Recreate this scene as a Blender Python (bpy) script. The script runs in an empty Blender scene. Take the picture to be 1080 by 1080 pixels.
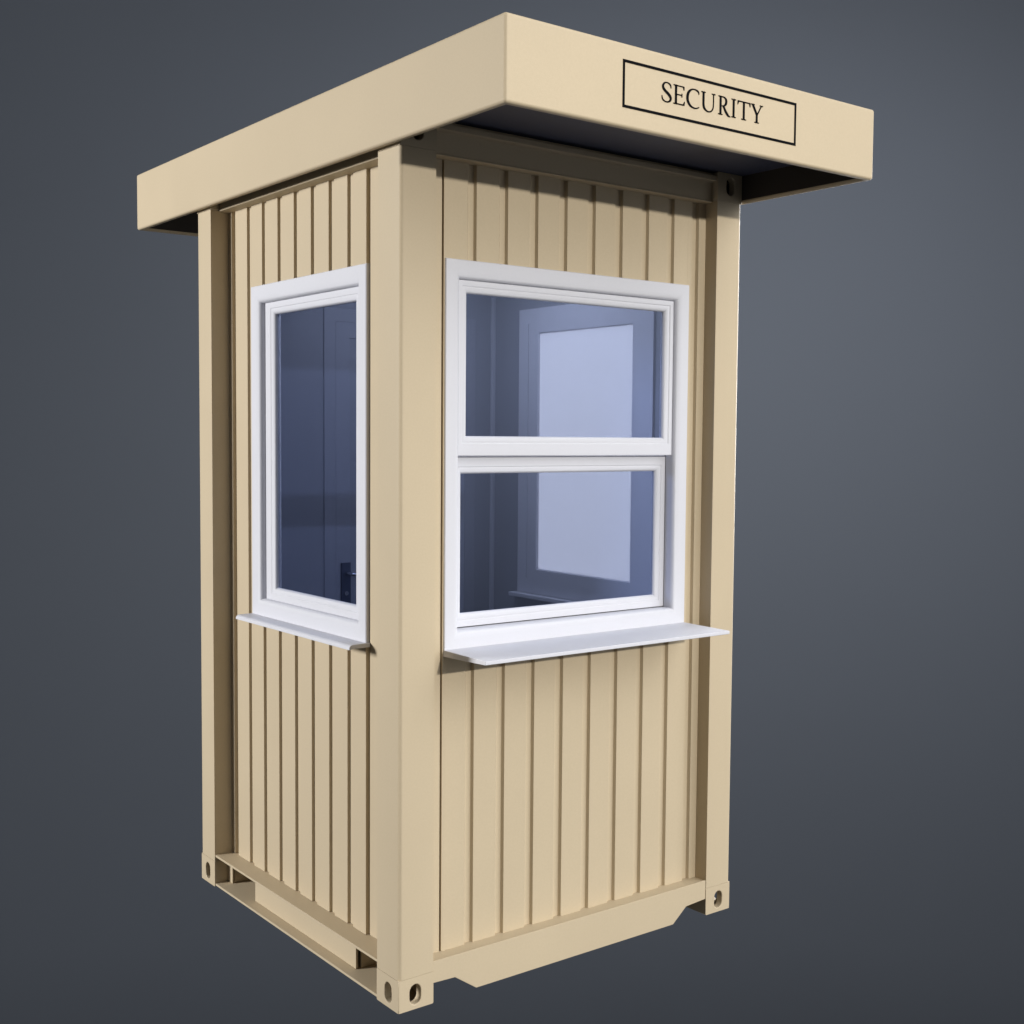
import bpy, bmesh, math
from mathutils import Vector, Matrix

S = bpy.context.scene
COL = S.collection

# ------------------------------------------------------------------ sizes (m)
W, D, H = 1.401, 1.407, 2.600        # container frame
PW, HC = 0.121, 0.0965               # post width, casting height
ZS = H - HC
RX0, RX1, RY0, RY1, RZ0, RZ1 = -0.032, 1.428, -0.528, 1.928, 2.5065, 2.726   # canopy
SOFFIT = 2.600
WZ0, WZ1 = 1.0445, 2.2125              # windows

# ------------------------------------------------------------------ materials
def new_mat(name):
    m = bpy.data.materials.new(name); m.use_nodes = True
    nt = m.node_tree; nt.nodes.clear()
    out = nt.nodes.new('ShaderNodeOutputMaterial')
    return m, nt, out

def paint(name, col, rough=0.5, var=0.05, bump=0.02, bscale=900, spec=0.4, coat=0.0, metallic=0.0, nscale=3.0):
    m, nt, out = new_mat(name)
    b = nt.nodes.new('ShaderNodeBsdfPrincipled')
    b.inputs['Roughness'].default_value = rough
    b.inputs['Specular IOR Level'].default_value = spec
    b.inputs['Coat Weight'].default_value = coat
    b.inputs['Metallic'].default_value = metallic
    tc = nt.nodes.new('ShaderNodeTexCoord')
    n1 = nt.nodes.new('ShaderNodeTexNoise'); n1.inputs['Scale'].default_value = nscale
    n1.inputs['Detail'].default_value = 6
    n2 = nt.nodes.new('ShaderNodeTexNoise'); n2.inputs['Scale'].default_value = 160
    n2.inputs['Detail'].default_value = 3
    mx = nt.nodes.new('ShaderNodeMath'); mx.operation = 'ADD'
    mul = nt.nodes.new('ShaderNodeMath'); mul.operation = 'MULTIPLY'; mul.inputs[1].default_value = 0.5
    ramp = nt.nodes.new('ShaderNodeValToRGB')
    ramp.color_ramp.elements[0].position = 0.3
    ramp.color_ramp.elements[1].position = 0.7
    lo = [c * (1 - var) for c in col]; hi = [min(1, c * (1 + var)) for c in col]
    ramp.color_ramp.elements[0].color = (*lo, 1); ramp.color_ramp.elements[1].color = (*hi, 1)
    L = nt.links.new
    L(tc.outputs['Object'], n1.inputs['Vector']); L(tc.outputs['Object'], n2.inputs['Vector'])
    L(n1.outputs['Fac'], mx.inputs[0]); L(n2.outputs['Fac'], mx.inputs[1])
    L(mx.outputs[0], mul.inputs[0]); L(mul.outputs[0], ramp.inputs['Fac'])
    L(ramp.outputs['Color'], b.inputs['Base Color'])
    rr = nt.nodes.new('ShaderNodeMapRange')
    rr.inputs['To Min'].default_value = rough - 0.06; rr.inputs['To Max'].default_value = rough + 0.08
    L(n1.outputs['Fac'], rr.inputs['Value']); L(rr.outputs[0], b.inputs['Roughness'])
    if bump:
        n3 = nt.nodes.new('ShaderNodeTexNoise'); n3.inputs['Scale'].default_value = bscale
        n3.inputs['Detail'].default_value = 2
        bp = nt.nodes.new('ShaderNodeBump'); bp.inputs['Strength'].default_value = bump
        bp.inputs['Distance'].default_value = 0.002
        L(tc.outputs['Object'], n3.inputs['Vector']); L(n3.outputs['Fac'], bp.inputs['Height'])
        L(bp.outputs['Normal'], b.inputs['Normal'])
    L(b.outputs[0], out.inputs['Surface'])
    return m

BEIGE = (0.500, 0.414, 0.289)
M_PAINT = paint('beige_paint', BEIGE, 0.52, 0.035, 0.25, 700, spec=0.22)
M_WHITE = paint('white_upvc', (0.58, 0.585, 0.635), 0.5, 0.02, 0.12, 1200, spec=0.25)
M_LINING = paint('grey_lining', (0.24, 0.25, 0.29), 0.55, 0.05, 0.1, 300)
M_TRIM = paint('pale_trim', (0.42, 0.43, 0.48), 0.5, 0.04, 0.05)
M_DOOR = paint('door_panel', (0.245, 0.255, 0.295), 0.5, 0.04, 0.05)
M_DFRAME = paint('door_frame', (0.27, 0.28, 0.325), 0.5, 0.04, 0.05)
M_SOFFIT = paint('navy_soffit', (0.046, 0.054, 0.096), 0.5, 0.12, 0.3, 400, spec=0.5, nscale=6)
M_SHADE = paint('fascia_shade', (0.045, 0.040, 0.036), 0.7, 0.05, 0.1, 300, spec=0.1)  # shade inside the canopy fascia, put into the colour
M_BLACK = paint('black_lettering', (0.004, 0.004, 0.005), 0.8, 0.02, 0, spec=0.05)
M_METAL = paint('brushed_metal', (0.62, 0.63, 0.66), 0.25, 0.03, 0, metallic=1.0)
M_DARKMETAL = paint('dark_handle_plate', (0.05, 0.06, 0.10), 0.4, 0.03, 0)
M_GASKET = paint('black_gasket', (0.02, 0.02, 0.022), 0.6, 0.02, 0)
M_FLOOR = paint('grey_vinyl_floor', (0.10, 0.10, 0.11), 0.6, 0.1, 0.1, 60)

def glass(name, tint, gcol, ior=1.52):
    m, nt, out = new_mat(name)
    tr = nt.nodes.new('ShaderNodeBsdfTransparent'); tr.inputs['Color'].default_value = (*tint, 1)
    gl = nt.nodes.new('ShaderNodeBsdfGlossy'); gl.inputs['Color'].default_value = (*gcol, 1)
    gl.inputs['Roughness'].default_value = 0.03
    fr = nt.nodes.new('ShaderNodeFresnel'); fr.inputs['IOR'].default_value = ior
    mx = nt.nodes.new('ShaderNodeMixShader')
    L = nt.links.new
    geo = nt.nodes.new('ShaderNodeNewGeometry')
    inv = nt.nodes.new('ShaderNodeMath'); inv.operation = 'SUBTRACT'; inv.inputs[0].default_value = 1.0
    ff = nt.nodes.new('ShaderNodeMath'); ff.operation = 'MULTIPLY'
    L(geo.outputs['Backfacing'], inv.inputs[1]); L(fr.outputs[0], ff.inputs[0]); L(inv.outputs[0], ff.inputs[1])
    L(ff.outputs[0], mx.inputs['Fac']); L(tr.outputs[0], mx.inputs[1]); L(gl.outputs[0], mx.inputs[2])
    L(mx.outputs[0], out.inputs['Surface'])
    return m
M_GLASS = glass('blue_tinted_glass', (0.545, 0.587, 0.695), (0.50, 0.58, 0.82))

def frosted():
    m, nt, out = new_mat('frosted_glass')
    t = nt.nodes.new('ShaderNodeBsdfTranslucent'); t.inputs['Color'].default_value = (0.87, 0.84, 0.815, 1)
    d = nt.nodes.new('ShaderNodeBsdfDiffuse'); d.inputs['Color'].default_value = (0.75, 0.78, 0.84, 1)
    mx = nt.nodes.new('ShaderNodeMixShader'); mx.inputs['Fac'].default_value = 0.25
    L = nt.links.new
    L(t.outputs[0], mx.inputs[1]); L(d.outputs[0], mx.inputs[2]); L(mx.outputs[0], out.inputs['Surface'])
    return m
M_FROST = frosted()

# ------------------------------------------------------------------ mesh helpers
def link(name, bm, mat, parent=None, bevel=0.0, seg=2, smooth=False, angle=35):
    me = bpy.data.meshes.new(name)
    bmesh.ops.recalc_face_normals(bm, faces=bm.faces)
    bm.to_mesh(me); bm.free()
    me.materials.append(mat)
    o = bpy.data.objects.new(name, me); COL.objects.link(o)
    if bevel > 0:
        md = o.modifiers.new('bevel', 'BEVEL'); md.width = bevel; md.segments = seg
        md.limit_method = 'ANGLE'; md.angle_limit = math.radians(40); md.harden_normals = True
        smooth = True
    if smooth:
        for p in me.polygons: p.use_smooth = True
        if bevel <= 0:
            me.set_sharp_from_angle(angle=math.radians(angle))
    if parent: o.parent = parent
    return o

def empty(name, parent=None):
    o = bpy.data.objects.new(name, None); COL.objects.link(o)
    o.empty_display_size = 0.2
    if parent: o.parent = parent
    return o

def box(bm, x0, x1, y0, y1, z0, z1, f=None):
    P = [(x, y, z) for z in (z0, z1) for y in (y0, y1) for x in (x0, x1)]
    if f: P = [f(*p) for p in P]
    v = [bm.verts.new(p) for p in P]
    for q in ((0,1,3,2),(4,6,7,5),(0,4,5,1),(2,3,7,6),(0,2,6,4),(1,5,7,3)):
        bm.faces.new([v[i] for i in q])

def prism(bm, pts, lo, hi, f):
    """closed 2D polygon pts (a,b) extruded from lo to hi; f(a,b,t)->xyz"""
    A = [bm.verts.new(f(a, b, lo)) for a, b in pts]
    B = [bm.verts.new(f(a, b, hi)) for a, b in pts]
    bm.faces.new(A); bm.faces.new(B[::-1])
    n = len(pts)
    for i in range(n):
        j = (i + 1) % n
        bm.faces.new([A[i], A[j], B[j], B[i]])

# wall-local maps: (u along wall, d inward from the frame's outer plane, z)
def F_FRONT(u, d, z): return (u, d, z)
def F_LEFT(u, d, z):  return (d, u, z)
def F_RIGHT(u, d, z): return (W - d, u, z)
def F_BACK(u, d, z):  return (u, D - d, z)

def ring(bm, u0, u1, z0, z1, prof, F, low=0.0, high=0.0, side=0.0, thr=0.012):
    """sweep closed profile [(s,d)] round a rectangle with mitred corners; s inward, d depth;
    low / high widen the bottom / top rail"""
    corners = [(u0, z0, 1, 1), (u1, z0, -1, 1), (u1, z1, -1, -1), (u0, z1, 1, -1)]
    V = [[bm.verts.new(F(cu + (s + (side if s > thr else 0)) * su, d, cz + (s + ((low if sz > 0 else high) if s > thr else 0)) * sz)) for s, d in prof]
         for cu, cz, su, sz in corners]
    n = len(prof)
    for k in range(4):
        A, B = V[k], V[(k + 1) % 4]
        for i in range(n):
            j = (i + 1) % n
            bm.faces.new([A[i], A[j], B[j], B[i]])

# ------------------------------------------------------------------ the booth
booth = empty('security_booth')
booth['label'] = 'beige steel security guard booth with flat overhanging canopy roof and white framed windows'
booth['category'] = 'booth'

# --- corner posts with castings
def slot_holes(bm_target_name, parent, cx, cy, sx, sy, z0, z1, zc):
    """corner casting: hollow block with oval slots on its two outward faces. (cx,cy)= outer corner, sx,sy = inward signs"""
    bm = bmesh.new()
    e = 0.0007                     # stands a little proud of the post
    a = PW + 2 * e; h = z1 - z0
    uc, hw, hh, r = 0.058 + e, 0.0195, 0.030, 0.0195
    oval = []
    for k in range(9):
        t = math.pi * k / 8
        oval.append((uc + r * math.cos(t), zc + (hh - r) + r * math.sin(t)))
    for k in range(9):
        t = math.pi + math.pi * k / 8
        oval.append((uc + r * math.cos(t), zc - (hh - r) + r * math.sin(t)))
    N = len(oval)
    def face_with_hole(f, depth=0.024, inner=True):
        # outer rectangle split to match the oval
        rect = []
        for (u, z) in oval:
            du, dz = u - uc, z - zc
            cand = []
            if du > 1e-9: cand.append((a - uc) / du)
            if du < -1e-9: cand.append((0 - uc) / du)
            if dz > 1e-9: cand.append((z1 - zc) / dz)
            if dz < -1e-9: cand.append((z0 - zc) / dz)
            t = min(cand)
            rect.append((uc + du * t, zc + dz * t))
        ov = [bm.verts.new(f(u, 0, z)) for u, z in oval]
        ov2 = [bm.verts.new(f(uc + (u - uc) * 0.97, depth, zc + (z - zc) * 0.97)) for u, z in oval]
        rv = [bm.verts.new(f(u, 0, z)) for u, z in rect]
        cs = [(a, z1), (0, z1), (0, z0), (a, z0)]
        for i in range(N):
            j = (i + 1) % N
            ra, rb = rect[i], rect[j]
            extra = []
            if not (abs(ra[0] - rb[0]) < 1e-7 or abs(ra[1] - rb[1]) < 1e-7):
                c = min(cs, key=lambda c: (c[0]-(ra[0]+rb[0])/2)**2 + (c[1]-(ra[1]+rb[1])/2)**2)
                extra = [bm.verts.new(f(c[0], 0, c[1]))]
            bm.faces.new([ov[i], ov[j], rv[j]] + extra + [rv[i]])
            bm.faces.new([ov2[i], ov2[j], ov[j], ov[i]])
    ox, oy = cx - sx * e, cy - sy * e
    face_with_hole(lambda u, d, z: (ox + sx * u, oy + sy * d, z))
    face_with_hole(lambda u, d, z: (ox + sx * d, oy + sy * u, z))
    # the remaining four faces
    def q(*ps): bm.faces.new([bm.verts.new(p) for p in ps])
    X0, X1, Y0, Y1 = ox, ox + sx * a, oy, oy + sy * a
    q((X1, Y0, z0), (X1, Y1, z0), (X1, Y1, z1), (X1, Y0, z1))
    q((X0, Y1, z0), (X1, Y1, z0), (X1, Y1, z1), (X0, Y1, z1))
    q((X0, Y0, z0), (X1, Y0, z0), (X1, Y1, z0), (X0, Y1, z0))
    q((X0, Y0, z1), (X1, Y0, z1), (X1, Y1, z1), (X0, Y1, z1))
    bmesh.ops.remove_doubles(bm, verts=bm.verts, dist=1e-5)
    return link('corner_casting', bm, M_PAINT, parent, bevel=0.0035, seg=2)

for (cx, cy, sx, sy) in ((0, 0, 1, 1), (W, 0, -1, 1), (0, D, 1, -1), (W, D, -1, -1)):
    bm = bmesh.new()
    x0, x1 = sorted((cx, cx + sx * PW)); y0, y1 = sorted((cy, cy + sy * PW))
    # post: L-section look with one large outer radius
    r = 0.013
    pts = [(PW, 0), (PW, PW), (0, PW)]
    for k in range(7):
        t = math.pi + (math.pi / 2) * k / 6
        pts.append((r + r * math.cos(t), r + r * math.sin(t)))
    prism(bm, pts, HC + 0.0006, ZS - 0.0006, lambda a, b, t: (cx + sx * a, cy + sy * b, t))
    post = link('corner_post', bm, M_PAINT, booth, smooth=True, angle=25)
    slot_holes('c', post, cx, cy, sx, sy, 0.0, HC, 0.044)
    slot_holes('c', post, cx, cy, sx, sy, ZS, H, H - 0.044)

# --- corrugated walls
def corrug(u_start, u_end, p0, p1, period, first_right, groove, dpk, dgr, s=0.006):
    """profile points (u,d): peaks at depth dpk, grooves at dgr. p0/p1: span in which the peaks run"""
    pts = [(u_start, dgr)]
    right = first_right
    pts += [(right - s * 0.25, dgr), (right, dpk)]
    while right + period < p1 + 1e-6:
        l = right + period - groove
        pts += [(l, dpk), (l + s, dgr), (right + period - s * 0.25, dgr), (right + period, dpk)]
        right += period
    return pts, right

def wall_panel(F, prof, z0, z1, holes, mat=M_PAINT, inner_d=0.118):
    """prof [(u,d)] outer skin, flat inner core behind; holes = [(u0,u1,z0,z1)]"""
    bm = bmesh.new()
    us = set()
    for h in holes: us |= {h[0], h[1]}
    P = list(prof)
    for u in us:      # insert break points
        for i in range(len(P) - 1):
            if P[i][0] < u - 1e-6 and P[i + 1][0] > u + 1e-6:
                t = (u - P[i][0]) / (P[i + 1][0] - P[i][0])
                P.insert(i + 1, (u, P[i][1] + t * (P[i + 1][1] - P[i][1]))); break
    back = 0.016
    def quad(a, b, za, zb):
        v = [bm.verts.new(F(a[0], a[1], za)), bm.verts.new(F(b[0], b[1], za)),
             bm.verts.new(F(b[0], b[1], zb)), bm.verts.new(F(a[0], a[1], zb))]
        bm.faces.new(v)
    for i in range(len(P) - 1):
        a, b = P[i], P[i + 1]
        mid = (a[0] + b[0]) / 2
        spans = [(z0, z1)]
        for h in holes:
            if h[0] < mid < h[1]: spans = [(z0, h[2]), (h[3], z1)]
        for za, zb in spans: quad(a, b, za, zb)
    bmesh.ops.remove_doubles(bm, verts=bm.verts, dist=1e-5)
    o = link('wall_panel', bm, mat, booth)
    sd = o.modifiers.new('thick', 'SOLIDIFY'); sd.thickness = 0.0016; sd.offset = 0
    bv = o.modifiers.new('bevel', 'BEVEL'); bv.width = 0.0020; bv.segments = 2
    bv.limit_method = 'ANGLE'; bv.angle_limit = math.radians(25)
    return o

def lining(F, u0, u1, z0, z1, d0, d1, holes, parent):
    bm = bmesh.new()
    if holes:
        h = holes[0]
        for (a, b, c, e) in ((u0, h[0], z0, z1), (h[1], u1, z0, z1), (h[0], h[1], z0, h[2]), (h[0], h[1], h[3], z1)):
            if b - a > 1e-4 and e - c > 1e-4: box(bm, a, b, d0, d1, c, e, F)
    else:
        box(bm, u0, u1, d0, d1, z0, z1, F)
    return link('inner_lining', bm, M_LINING, parent)

GD = 0.0120
# front: first peak starts at u=.186, period .118, groove .034
def front_profile(dpk):
    pts = [(PW - 0.004, dpk + 0.004), (0.1805, dpk + 0.004), (0.1815, dpk + 0.018)]
    r = 0.186
    pts += [(r - 0.001, dpk + 0.018), (r, dpk)]
    for k in range(9):
        l = r + 0.118 - 0.034
        pts += [(l, dpk), (l + 0.010, dpk + GD), (r + 0.118 - 0.0035, dpk + GD), (r + 0.118, dpk)]
        r += 0.118
    pts += [(W - PW + 0.004, dpk)]
    return pts
# side: measured groove edges, from near (u small) to far
def side_profile(dpk):
    pts = [(PW - 0.004, dpk + 0.010), (0.2955, dpk + 0.010), (0.2965, dpk + 0.020), (0.303, dpk + 0.020), (0.304, dpk)]
    e = 0.3825
    for k in range(7):
        l = e + 0.1190 * k
        pts += [(l, dpk), (l + 0.007, dpk + 0.0095), (l + 0.0345, dpk + 0.0095), (l + 0.0365, dpk)]
    l = e + 0.1190 * 7
    pts += [(l + 0.012, dpk), (l + 0.018, dpk + GD), (l + 0.042, dpk + GD), (l + 0.044, dpk), (D - PW + 0.004, dpk)]
    return pts
FD, SD = 0.055, 0.070      # recess of the peaks, front / side
FH = (0.195, 1.195, WZ0 + 0.006, WZ1 - 0.006)
SH = (0.306, 1.094, WZ0 + 0.006, WZ1 - 0.006)
zb, zt = 0.121, 2.512
LF0, LF1 = 0.098, 0.118
wf = wall_panel(F_FRONT, front_profile(FD), zb, zt, [FH])
wl = wall_panel(F_LEFT, side_profile(SD), zb, zt, [SH])
wr = wall_panel(F_RIGHT, side_profile(SD), zb, zt, [SH])
DH = (0.470, 1.178, 0.13, 2.178)
wb = wall_panel(F_BACK, front_profile(FD), zb, zt, [DH])
lining(F_FRONT, 0.121, W - 0.121, 0.135, 2.45, LF0, LF1, [FH], wf)
lining(F_LEFT, 0.121, D - 0.121, 0.135, 2.45, LF0, LF1, [SH], wl)
lining(F_RIGHT, 0.121, D - 0.121, 0.135, 2.45, LF0, LF1, [SH], wr)
lining(F_BACK, 0.121, W - 0.121, 0.135, 2.45, LF0, LF1, [DH], wb)

# interior corner trims
for (x, y, sx, sy) in ((0.118, D - 0.118, 1, -1), (W - 0.118, D - 0.118, -1, -1)):
    bm = bmesh.new()
    x0, x1 = sorted((x - sx * 0.004, x + sx * 0.016)); y0, y1 = sorted((y - sy * 0.004, y + sy * 0.012))
    box(bm, x0, x1, y0, y1, 0.136, 2.449)
    link('corner_trim', bm, M_TRIM, booth, bevel=0.003)

# floor and ceiling
bm = bmesh.new(); box(bm, 0.1015, W - 0.1015, 0.0965, D - 0.0965, 0.1235, 0.1345)
link('cabin_floor', bm, M_FLOOR, booth)
bm = bmesh.new(); box(bm, 0.10, W - 0.10, 0.10, D - 0.10, 2.4505, 2.48)
link('cabin_ceiling', bm, M_LINING, booth)

# --- top rails: face, protruding top lip, thin lower lip
def top_rail(F, length, face, lip):
    bm = bmesh.new()
    pts = [(face, 2.5045), (face, 2.562), (face - 0.004, 2.567), (lip, 2.569), (lip, 2.586), (face - 0.002, 2.590),
           (face - 0.002, 2.5985), (0.108, 2.5985), (0.108, 2.497), (face + 0.012, 2.497), (face - 0.005, 2.499), (face - 0.005, 2.5035)]
    prism(bm, pts, PW + 0.0005, length - PW - 0.0005, lambda d, z, t: F(t, d, z))
    return link('top_rail', bm, M_PAINT, booth, bevel=0.0018)
top_rail(F_FRONT, W, 0.027, 0.003)
top_rail(F_LEFT, D, 0.036, 0.008)
top_rail(F_RIGHT, D, 0.036, 0.008)
top_rail(F_BACK, W, 0.027, 0.003)

# --- bottom rails
def bottom_plate(F):
    bm = bmesh.new()
    a, b = PW + 0.0005, W - PW - 0.0005
    pts = [(a, 0.126), (a, 0.060), (0.202, 0.057), (0.281, 0.0035), (1.121, 0.0035), (1.184, 0.053), (b, 0.059), (b, 0.126)]
    prism(bm, pts, 0.0015, 0.0095, lambda u, z, t: F(u, t, z))
    o = link('bottom_rail', bm, M_PAINT, booth, bevel=0.0012)
    bm = bmesh.new()
    box(bm, a, b, 0.0105, 0.085, 0.1165, 0.1235, F)
    link('rail_ledge', bm, M_PAINT, o, bevel=0.001)
bottom_plate(F_FRONT); bottom_plate(F_BACK)

def bottom_channel(F):
    bm = bmesh.new()
    a, b = PW + 0.0005, D - PW - 0.0005
    box(bm, a, b, 0.002, 0.100, 0.1125, 0.1205, F)          # upper flange
    o = link('bottom_rail', bm, M_PAINT, booth, bevel=0.0012)
    bm = bmesh.new()
    box(bm, a, b, 0.002, 0.150, 0.004, 0.0120, F)
    link('lower_flange', bm, M_PAINT, o, bevel=0.0012)
    bm = bmesh.new()
    box(bm, 0.318, 1.034, 0.042, 0.050, 0.0125, 0.112, F)    # web between the fork pockets
    box(bm, 1.246, b, 0.052, 0.060, 0.0125, 0.112, F)
    box(bm, a, 0.150, 0.052, 0.060, 0.0125, 0.112, F)
    link('web_plate', bm, M_PAINT, o, bevel=0.0012)
bottom_channel(F_LEFT); bottom_channel(F_RIGHT)
# fork pockets run right through under the floor
for (y0, y1) in ((0.150, 0.318), (1.034, 1.246)):
    bm = bmesh.new()
    t = 0.006
    box(bm, 0.0615, W - 0.0615, y0 - t, y0, 0.0125, 0.1085)
    box(bm, 0.0615, W - 0.0615, y1, y1 + t, 0.0125, 0.1085)
    box(bm, 0.0615, W - 0.0615, y0 - t, y1 + t, 0.1090, 0.1120)
    box(bm, 0.1515, W - 0.1515, y0 - t, y1 + t, 0.0050, 0.0120)
    link('fork_pocket', bm, M_PAINT, booth)

# --- windows
def frame_prof(d0, d1, w=0.056):
    return [(0, d1), (0, d0 + 0.0025), (0.0025, d0), (w - 0.024, d0), (w - 0.016, d0 + 0.0012), (w - 0.009, d0 + 0.0040),
            (w - 0.004, d0 + 0.0085), (w - 0.001, d0 + 0.0150), (w, d0 + 0.021), (w, d1)]
def sash_prof(w, d0, dg, d1):
    # outer face, rounded glazing bead, glass rebate, inner face
    return [(0, d1), (0, d0 + 0.002), (0.002, d0), (w - 0.0245, d0), (w - 0.0220, d0 + 0.0008), (w - 0.0200, d0 + 0.0032),
            (w - 0.0170, d0 + 0.0026), (w - 0.0120, d0 + 0.0030), (w - 0.0060, d0 + 0.0055),
            (w - 0.0022, d0 + 0.0105), (w, dg - 0.001), (w, dg + 0.007), (w - 0.003, d1 - 0.003), (w - 0.012, d1)]
def make_ring(name, F, r, prof, parent, mat=M_WHITE, low=0.0, high=0.0, side=0.0):
    bm = bmesh.new(); ring(bm, *r, prof, F, low, high, side)
    return link(name, bm, mat, parent, smooth=True, angle=42)
def pane(F, r, d, mat, parent):
    bm = bmesh.new(); box(bm, r[0], r[1], d, d + 0.005, r[2], r[3], F)
    return link('glass_pane', bm, mat, parent)

def double_hung():
    F = F_FRONT
    d0, d1 = 0.049, 0.130
    fr = make_ring('window', F, (0.1895, 1.2015, WZ0, WZ1), frame_prof(d0, d1), booth)
    us = make_ring('upper_sash', F, (0.2465, 1.1445, 1.629, 2.1555), sash_prof(0.038, 0.066, 0.082, 0.0955), fr, low=0.022)
    pane(F, (0.2775, 1.1135, 1.682, 2.1245), 0.0825, M_GLASS, us)
    ls = make_ring('lower_sash', F, (0.2465, 1.1445, 1.1025, 1.6280), sash_prof(0.041, 0.0965, 0.1110, 0.1285), fr, high=0.013, low=0.001)
    pane(F, (0.2805, 1.1105, 1.1375, 1.581), 0.1115, M_GLASS, ls)
    bm = bmesh.new()
    ring(bm, 0.2462, 1.1448, 1.1021, 2.1559, [(0, 0.0975), (0, 0.1045), (0.0030, 0.1045), (0.0030, 0.0975)], F)
    link('weather_seal', bm, M_GASKET, fr)
    # sill shelf: long, sloping slightly, reaches out under the window
    bm = bmesh.new()
    prism(bm, [(0.064, 1.0468), (-0.160, 1.0440), (-0.1615, 1.0425), (-0.1615, 1.0335), (-0.160, 1.0325), (0.064, 1.0265)],
          0.1895, 1.2030, lambda d, z, t: F(t, d, z))
    link('window_sill', bm, M_WHITE, fr, bevel=0.0012)
    return fr
double_hung()

def fixed_window(F, mat):
    d0, d1 = 0.067, 0.127
    fr = make_ring('window', F, (0.3005, 1.100, WZ0, WZ1), frame_prof(d0, d1, 0.0605), booth)
    sa = make_ring('sash', F, (0.3570, 1.036, 1.1040, 2.1540), sash_prof(0.044, 0.092, 0.110, 0.1265), fr, side=0.016)
    pane(F, (0.391, 1.000, 1.1415, 2.1165), 0.1105, mat, sa)
    # outer sill with rounded nose
    nose = []
    for k in range(7):
        t = math.pi / 2 * k / 6
        nose.append((0.016 - 0.012 * math.sin(t), 1.0355 + 0.0105 * math.cos(t)))
    bm = bmesh.new()
    prism(bm, [(0.078, 1.0470)] + [(0.03, 1.0465)] + nose + [(0.004, 1.031), (0.007, 1.030), (0.016, 1.034), (0.078, 1.034)],
          0.2930, 1.1000, lambda d, z, t: F(t, d, z))
    link('window_sill', bm, M_WHITE, fr, smooth=True, angle=40)
    # inner sill board
    bm = bmesh.new(); box(bm, 0.262, 1.122, 0.1185, 0.158, 1.026, 1.0425, F)
    link('inner_sill', bm, M_WHITE, fr, bevel=0.003)
    return fr
fixed_window(F_LEFT, M_GLASS)
wR = fixed_window(F_RIGHT, M_FROST)
wR['label'] = 'far side window with a milky frosted pane'

# --- door in the back wall
F = F_BACK
bm = bmesh.new(); ring(bm, 0.463, 1.184, 0.136, 2.184, [(0, 0.050), (0, 0.1215), (0.052, 0.1215), (0.052, 0.118), (0.042, 0.118), (0.042, 0.050)], F)
door = link('door', bm, M_DFRAME, booth, bevel=0.002)
bm = bmesh.new(); box(bm, 0.506, 1.141, 0.062, 0.1175, 0.180, 2.141, F)
leaf = link('door_leaf', bm, M_DOOR, door, bevel=0.002)
bm = bmesh.new(); ring(bm, 0.5152, 1.1318, 0.1882, 2.1318, [(0, 0.1177), (0, 0.1208), (0.0605, 0.1208), (0.062, 0.1177)], F)
link('leaf_stile', bm, M_DFRAME, door, bevel=0.001)
bm = bmesh.new(); box(bm, 0.536, 0.579, 0.122, 0.128, 0.985, 1.188, F)
link('handle_plate', bm, M_DARKMETAL, door, bevel=0.002)
# lever handle
def tube(bm, pts, r, seg=10):
    rings = []
    for i, p in enumerate(pts):
        a = Vector(pts[max(i - 1, 0)]); b = Vector(pts[min(i + 1, len(pts) - 1)])
        t = (b - a).normalized()
        u = t.orthogonal().normalized(); v = t.cross(u)
        if rings:
            pu = prev - t * prev.dot(t); u = pu.normalized(); v = t.cross(u)
        prev = u
        rings.append([bm.verts.new(Vector(p) + (u * math.cos(2*math.pi*k/seg) + v * math.sin(2*math.pi*k/seg)) * r) for k in range(seg)])
    for A, B in zip(rings, rings[1:]):
        for k in range(seg): bm.faces.new([A[k], A[(k+1) % seg], B[(k+1) % seg], B[k]])
    bm.faces.new(rings[0]); bm.faces.new(rings[-1][::-1])
bm = bmesh.new()
tube(bm, [F(0.557, 0.127, 1.147), F(0.557, 0.165, 1.147), F(0.560, 0.172, 1.147), F(0.568, 0.175, 1.146),
          F(0.60, 0.175, 1.142), F(0.64, 0.174, 1.143), F(0.672, 0.172, 1.149)], 0.0065)
link('door_handle', bm, M_METAL, door, smooth=True)
bm = bmesh.new()
tube(bm, [F(0.557, 0.127, 1.066), F(0.557, 0.132, 1.066)], 0.009, 16)
link('keyhole_cover', bm, M_METAL, door, smooth=True)

# --- canopy roof
bm = bmesh.new()
t = 0.024
def rect(x0, x1, y0, y1, z): return [bm.verts.new(p) for p in ((x0, y0, z), (x1, y0, z), (x1, y1, z), (x0, y1, z))]
A = rect(RX0, RX1, RY0, RY1, RZ1); B = rect(RX0, RX1, RY0, RY1, RZ0)
C = rect(RX0 + t, RX1 - t, RY0 + t, RY1 - t, RZ0); Dd = rect(RX0 + t, RX1 - t, RY0 + t, RY1 - t, SOFFIT + 0.006)
bm.faces.new(A); bm.faces.new(Dd[::-1])
for P, Q in ((A, B), (B, C), (C, Dd)):
    for i in range(4):
        j = (i + 1) % 4
        bm.faces.new([P[i], P[j], Q[j], Q[i]])
roof = link('canopy_roof', bm, M_PAINT, booth, bevel=0.009, seg=5)
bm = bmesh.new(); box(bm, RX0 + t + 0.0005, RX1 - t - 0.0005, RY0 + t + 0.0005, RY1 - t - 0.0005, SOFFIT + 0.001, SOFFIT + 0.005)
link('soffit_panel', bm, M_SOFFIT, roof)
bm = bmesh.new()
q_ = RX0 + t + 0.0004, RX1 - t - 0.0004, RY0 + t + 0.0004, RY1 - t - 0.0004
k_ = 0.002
box(bm, q_[0], q_[0] + k_, q_[2], q_[3], RZ0 + 0.010, SOFFIT + 0.0005)
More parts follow.
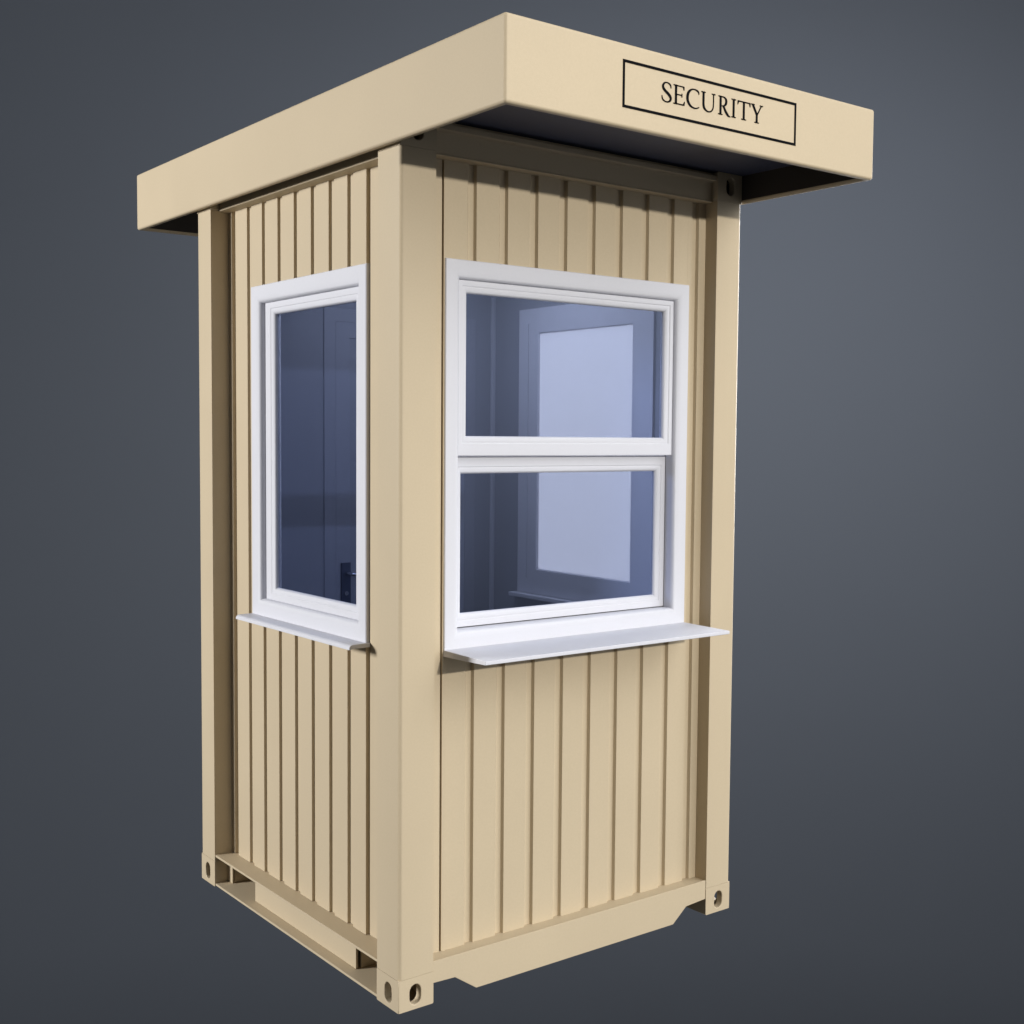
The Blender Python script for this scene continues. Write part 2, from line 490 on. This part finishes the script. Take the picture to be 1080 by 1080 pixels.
box(bm, q_[1] - k_, q_[1], q_[2], q_[3], RZ0 + 0.010, SOFFIT + 0.0005)
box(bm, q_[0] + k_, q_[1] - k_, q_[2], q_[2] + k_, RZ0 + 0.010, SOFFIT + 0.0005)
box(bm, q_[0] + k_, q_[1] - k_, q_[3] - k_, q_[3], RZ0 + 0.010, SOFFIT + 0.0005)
link('fascia_shade_strip', bm, M_SHADE, roof)  # added dark strips that paint shade onto the fascia's inner faces

# --- SECURITY lettering inside a thin black border, on the front of the canopy
YF = RY0
bm = bmesh.new()
ring(bm, 0.3565, 1.0515, 2.5580, 2.6830, [(0, YF - 0.0012), (0.0075, YF - 0.0012), (0.0075, YF + 0.0005), (0, YF + 0.0005)],
     lambda u, d, z: (u, d, z))
link('sign_border', bm, M_BLACK, roof)

CAP = 0.0512; ZB = 2.5985
def stroke(bm, ox, pts, wds, closed=False):
    """variable width stroke; pts in cap units; widths in cap units"""
    n = len(pts); Ls, Rs = [], []
    for i in range(n):
        a = Vector(pts[max(i-1, 0)]); b = Vector(pts[min(i+1, n-1)])
        tt = (b - a).normalized(); nn = Vector((-tt.y, tt.x))
        p = Vector(pts[i]); w = wds[i] * 0.58 + 0.006
        Ls.append(p + nn * w); Rs.append(p - nn * w)
    y0, y1 = YF - 0.0012, YF + 0.0005
    def V(p, y): return bm.verts.new((ox + p.x * CAP, y, ZB + p.y * CAP))
    l0 = [V(p, y0) for p in Ls]; r0 = [V(p, y0) for p in Rs]
    l1 = [V(p, y1) for p in Ls]; r1 = [V(p, y1) for p in Rs]
    for i in range(n - 1):
        bm.faces.new([l0[i], l0[i+1], r0[i+1], r0[i]]); bm.faces.new([l1[i], r1[i], r1[i+1], l1[i+1]])
        bm.faces.new([l0[i], l1[i], l1[i+1], l0[i+1]]); bm.faces.new([r0[i], r0[i+1], r1[i+1], r1[i]])
    bm.faces.new([l0[0], r0[0], r1[0], l1[0]]); bm.faces.new([l0[-1], l1[-1], r1[-1], r0[-1]])
def catmull(P, k=6):
    out = []
    n = len(P)
    for i in range(n - 1):
        p0, p1, p2, p3 = P[max(i-1, 0)], P[i], P[i+1], P[min(i+2, n-1)]
        for j in range(k):
            u = j / k
            out.append(tuple(0.5 * ((2*b) + (-a + c)*u + (2*a - 5*b + 4*c - d)*u*u + (-a + 3*b - 3*c + d)*u**3)
                             for a, b, c, d in zip(p0, p1, p2, p3)))
    out.append(P[-1]); return out
def curve(bm, ox, P):      # P = [(x,y,w)]
    q = catmull(P); stroke(bm, ox, [(a, b) for a, b, c in q], [max(c, .02) for a, b, c in q])
def seg(bm, ox, a, b, wa, wb=None): stroke(bm, ox, [a, b], [wa, wb or wa])
def serif(bm, ox, x, y, hw, th=0.035):
    s = 1 if y < 0.5 else -1
    seg(bm, ox, (x - hw, y + s * th / 2), (x + hw, y + s * th / 2), th)
    for sg in (-1, 1):     # bracket
        stroke(bm, ox, [(x + sg * 0.05, y + s * 0.02), (x + sg * (hw * 0.55), y + s * 0.02)], [0.085, 0.03])
TK, TN = 0.125, 0.045
def letter(ch, ox):
    bm = bmesh.new()
    if ch == 'S':
        curve(bm, ox, [(0.70,0.74,.03),(0.685,0.86,.06),(0.60,0.95,.065),(0.42,1.00,.05),(0.22,0.95,.075),(0.12,0.80,.115),(0.16,0.66,.13),
                       (0.32,0.54,.13),(0.52,0.42,.135),(0.68,0.27,.13),(0.66,0.11,.10),(0.50,0.01,.065),(0.30,0.0,.05),(0.13,0.07,.065),(0.065,0.17,.06),(0.045,0.29,.03)])
    elif ch == 'E':
        seg(bm, ox, (0.20,0.01), (0.20,0.99), TK); serif(bm, ox, 0.17, 0, 0.16); serif(bm, ox, 0.17, 1, 0.16)
        seg(bm, ox, (0.15,0.975), (0.78,0.975), TN); stroke(bm, ox, [(0.765,0.99),(0.79,0.84),(0.80,0.79)], [.10,.05,.02])
        seg(bm, ox, (0.2,0.515), (0.62,0.515), TN); seg(bm, ox, (0.645,0.61), (0.645,0.41), .045)
        seg(bm, ox, (0.15,0.025), (0.79,0.025), .05); stroke(bm, ox, [(0.775,0.01),(0.83,0.15),(0.85,0.22)], [.11,.055,.02])
    elif ch == 'C':
        curve(bm, ox, [(0.955,0.76,.025),(0.93,0.88,.07),(0.82,0.955,.075),(0.62,0.995,.05),(0.38,0.95,.075),(0.17,0.78,.125),(0.085,0.52,.145),
                       (0.14,0.27,.135),(0.32,0.085,.10),(0.55,0.01,.065),(0.75,0.01,.055),(0.93,0.075,.05),(0.985,0.11,.03)])
    elif ch == 'U':
        serif(bm, ox, 0.17, 1, 0.17); serif(bm, ox, 0.96, 1, 0.15)
        curve(bm, ox, [(0.18,0.98,TK),(0.18,0.70,TK),(0.18,0.36,TK),(0.24,0.15,.12),(0.42,0.02,.075),(0.60,-0.005,.055),(0.79,0.05,.06),(0.92,0.21,.06),(0.955,0.42,.058),(0.96,0.70,.056),(0.96,0.98,.056)])
    elif ch == 'R':
        seg(bm, ox, (0.19,0.01), (0.19,0.99), TK); serif(bm, ox, 0.18, 0, 0.17); serif(bm, ox, 0.15, 1, 0.14)
        curve(bm, ox, [(0.15,0.975,.045),(0.34,0.98,.045),(0.50,0.955,.07),(0.615,0.86,.115),(0.635,0.73,.13),(0.58,0.59,.11),(0.46,0.51,.065),(0.34,0.49,.04),(0.22,0.485,.04)])
        curve(bm, ox, [(0.37,0.50,.07),(0.46,0.42,.11),(0.60,0.22,.125),(0.76,0.06,.12),(0.86,0.005,.075),(0.98,-0.015,.03)])
    elif ch == 'I':
        seg(bm, ox, (0.19,0.01), (0.19,0.99), TK); serif(bm, ox, 0.19, 0, 0.19); serif(bm, ox, 0.19, 1, 0.19)
    elif ch == 'T':
        seg(bm, ox, (0.52,0.01), (0.52,0.98), TK); serif(bm, ox, 0.52, 0, 0.20)
        seg(bm, ox, (0.04,0.972), (1.01,0.972), .052)
        stroke(bm, ox, [(0.075,0.995),(0.035,0.85),(0.02,0.77)], [.10,.06,.02]); stroke(bm, ox, [(0.985,0.995),(1.02,0.85),(1.035,0.77)], [.10,.06,.02])
    elif ch == 'Y':
        seg(bm, ox, (0.51,0.01), (0.51,0.47), TK); serif(bm, ox, 0.51, 0, 0.19)
        seg(bm, ox, (0.16,0.99), (0.525,0.43), .125); seg(bm, ox, (0.88,0.99), (0.53,0.42), .058)
        serif(bm, ox, 0.17, 1, 0.16); serif(bm, ox, 0.88, 1, 0.14)
    link('sign_letter', bm, M_BLACK, roof)
for ch, ox in (('S', .4975), ('E', .5425), ('C', .5925), ('U', .6505), ('R', .7185), ('I', .7720), ('T', .7975), ('Y', .8530)):
    letter(ch, ox)

# ------------------------------------------------------------------ backdrop: a big seamless studio sweep behind the booth
camC = Vector((-1.8965272, -3.0133861, 1.6821292))
cf = Vector((0.6056575, 0.7935475, -0.0588324)); cr = Vector((0.7951699, -0.6063405, 0.0074872)); cu = Vector((0.0297310, 0.0513165, 0.9982398))
hd = Vector((cf.x, cf.y, 0)).normalized(); rd = Vector((hd.y, -hd.x, 0))
bm = bmesh.new()
DIST = 24.0
rows = []
for k in range(-16, 17):
    s_ = k * 2.2
    dep = DIST - 0.012 * s_ * s_
    rows.append([bm.verts.new(Vector((camC.x, camC.y, 0)) + hd * dep + rd * s_ + Vector((0, 0, z))) for z in (-22.0, -8.0, 6.0, 24.0)])
for Ra, Rb in zip(rows, rows[1:]):
    for i in range(3): bm.faces.new([Ra[i], Rb[i], Rb[i+1], Ra[i+1]])
M_BACK = paint('backdrop_paper', (0.069, 0.077, 0.092), 0.9, 0.02, 0.0, spec=0.1, nscale=0.6)
bd = link('backdrop', bm, M_BACK, smooth=True, angle=60)
sdm = bd.modifiers.new('thick', 'SOLIDIFY'); sdm.thickness = 0.02
bd['kind'] = 'structure'
bd['label'] = 'plain dark blue grey studio backdrop behind the booth'
bd['category'] = 'backdrop'

# ------------------------------------------------------------------ light
def area(name, loc, target, size, power, col=(1, 1, 1), sizey=None, spread=180):
    l = bpy.data.lights.new(name, 'AREA'); l.energy = power; l.color = col
    l.shape = 'RECTANGLE'; l.size = size; l.size_y = sizey or size; l.spread = math.radians(spread)
    o = bpy.data.objects.new(name, l); COL.objects.link(o)
    o.location = loc
    o.rotation_euler = (Vector(target) - Vector(loc)).to_track_quat('-Z', 'Y').to_euler()
    return o
KEY = area('key_lamp', (0.95, -9.0, 3.43), (0.7, 0.0, 1.7), 0.16, 500, (1.0, 0.955, 0.875), spread=170)
SIDE = area('side_softbox', (-8.4, 4.4, 3.2), (0, 0.8, 1.2), 1.8, 1020, (0.995, 0.985, 0.965), spread=170)
RIM = area('rim_softbox', (6.2, 1.4, 2.3), (1.4, 0.7, 1.5), 2.2, 170, (0.95, 0.97, 1.0), spread=100)
BGL = area('backdrop_lamp', tuple(camC + hd * 12.0 + rd * 3.5 + Vector((0, 0, 5.9))), tuple(camC + hd * 24 + rd * 2.5 + Vector((0, 0, -7.0))), 2.4, 2300, (0.97, 0.98, 1.0), spread=170)

FILL = area('interior_fill', (0.70, 0.70, 2.440), (0.70, 0.7001, 0.2), 0.7, 10.0, (1.0, 1.0, 1.0), spread=170)  # added unseen fill light that evenly brightens the cabin, not a fitting
w = bpy.data.worlds.new('World'); S.world = w; w.use_nodes = True
nt = w.node_tree; nt.nodes.clear()
out = nt.nodes.new('ShaderNodeOutputWorld'); bg = nt.nodes.new('ShaderNodeBackground')
tc = nt.nodes.new('ShaderNodeTexCoord')
def lobe(direction, p, gain):
    d = Vector(direction).normalized()
    dot = nt.nodes.new('ShaderNodeVectorMath'); dot.operation = 'DOT_PRODUCT'
    nrm = nt.nodes.new('ShaderNodeVectorMath'); nrm.operation = 'NORMALIZE'
    nt.links.new(tc.outputs['Generated'], nrm.inputs[0]); nt.links.new(nrm.outputs[0], dot.inputs[0])
    dot.inputs[1].default_value = d
    mx = nt.nodes.new('ShaderNodeMath'); mx.operation = 'MAXIMUM'; mx.inputs[1].default_value = 0
    pw = nt.nodes.new('ShaderNodeMath'); pw.operation = 'POWER'; pw.inputs[1].default_value = p
    ml = nt.nodes.new('ShaderNodeMath'); ml.operation = 'MULTIPLY'; ml.inputs[1].default_value = gain
    nt.links.new(dot.outputs['Value'], mx.inputs[0]); nt.links.new(mx.outputs[0], pw.inputs[0]); nt.links.new(pw.outputs[0], ml.inputs[0])
    return ml.outputs[0]
LOBES = [((0.133, -0.754, 0.643), 16.0, 1.55), ((0.383, -0.663, 0.643), 16.0, 1.75), ((0.587, -0.492, 0.643), 16.0, 2.20), ((0.766, -0.643, 0.000), 16.0, 0.90), ((0.539, -0.770, 0.342), 16.0, 1.80), ((0.883, -0.321, 0.342), 16.0, 3.80), ]
BASE = 0.055
acc = None
for d_, p_, g_ in LOBES:
    o_ = lobe(d_, p_, g_)
    if acc is None: acc = o_
    else:
        c = nt.nodes.new('ShaderNodeMath'); c.operation = 'ADD'; nt.links.new(acc, c.inputs[0]); nt.links.new(o_, c.inputs[1]); acc = c.outputs[0]
c2 = nt.nodes.new('ShaderNodeMath'); c2.operation = 'ADD'; nt.links.new(acc, c2.inputs[0]); c2.inputs[1].default_value = BASE
bg.inputs['Color'].default_value = (0.96, 0.98, 1.0, 1)
nt.links.new(c2.outputs[0], bg.inputs['Strength'])
nt.links.new(bg.outputs[0], out.inputs['Surface'])

# ------------------------------------------------------------------ camera
cam = bpy.data.cameras.new('camera'); co = bpy.data.objects.new('camera', cam); COL.objects.link(co)
Mx = Matrix(((cr.x, cu.x, -cf.x, camC.x), (cr.y, cu.y, -cf.y, camC.y), (cr.z, cu.z, -cf.z, camC.z), (0, 0, 0, 1)))
co.matrix_world = Mx
cam.sensor_width = 36; cam.lens = 1312.867 / 1080 * 36; cam.clip_end = 200; cam.clip_start = 0.05
S.camera = co
S.view_settings.view_transform = 'Standard'; S.view_settings.look = 'None'
S.view_settings.exposure = 0; S.view_settings.gamma = 1; S.view_settings.use_curve_mapping = False
S.cycles.max_bounces = 10; S.cycles.transparent_max_bounces = 16
S.cycles.use_denoising = True
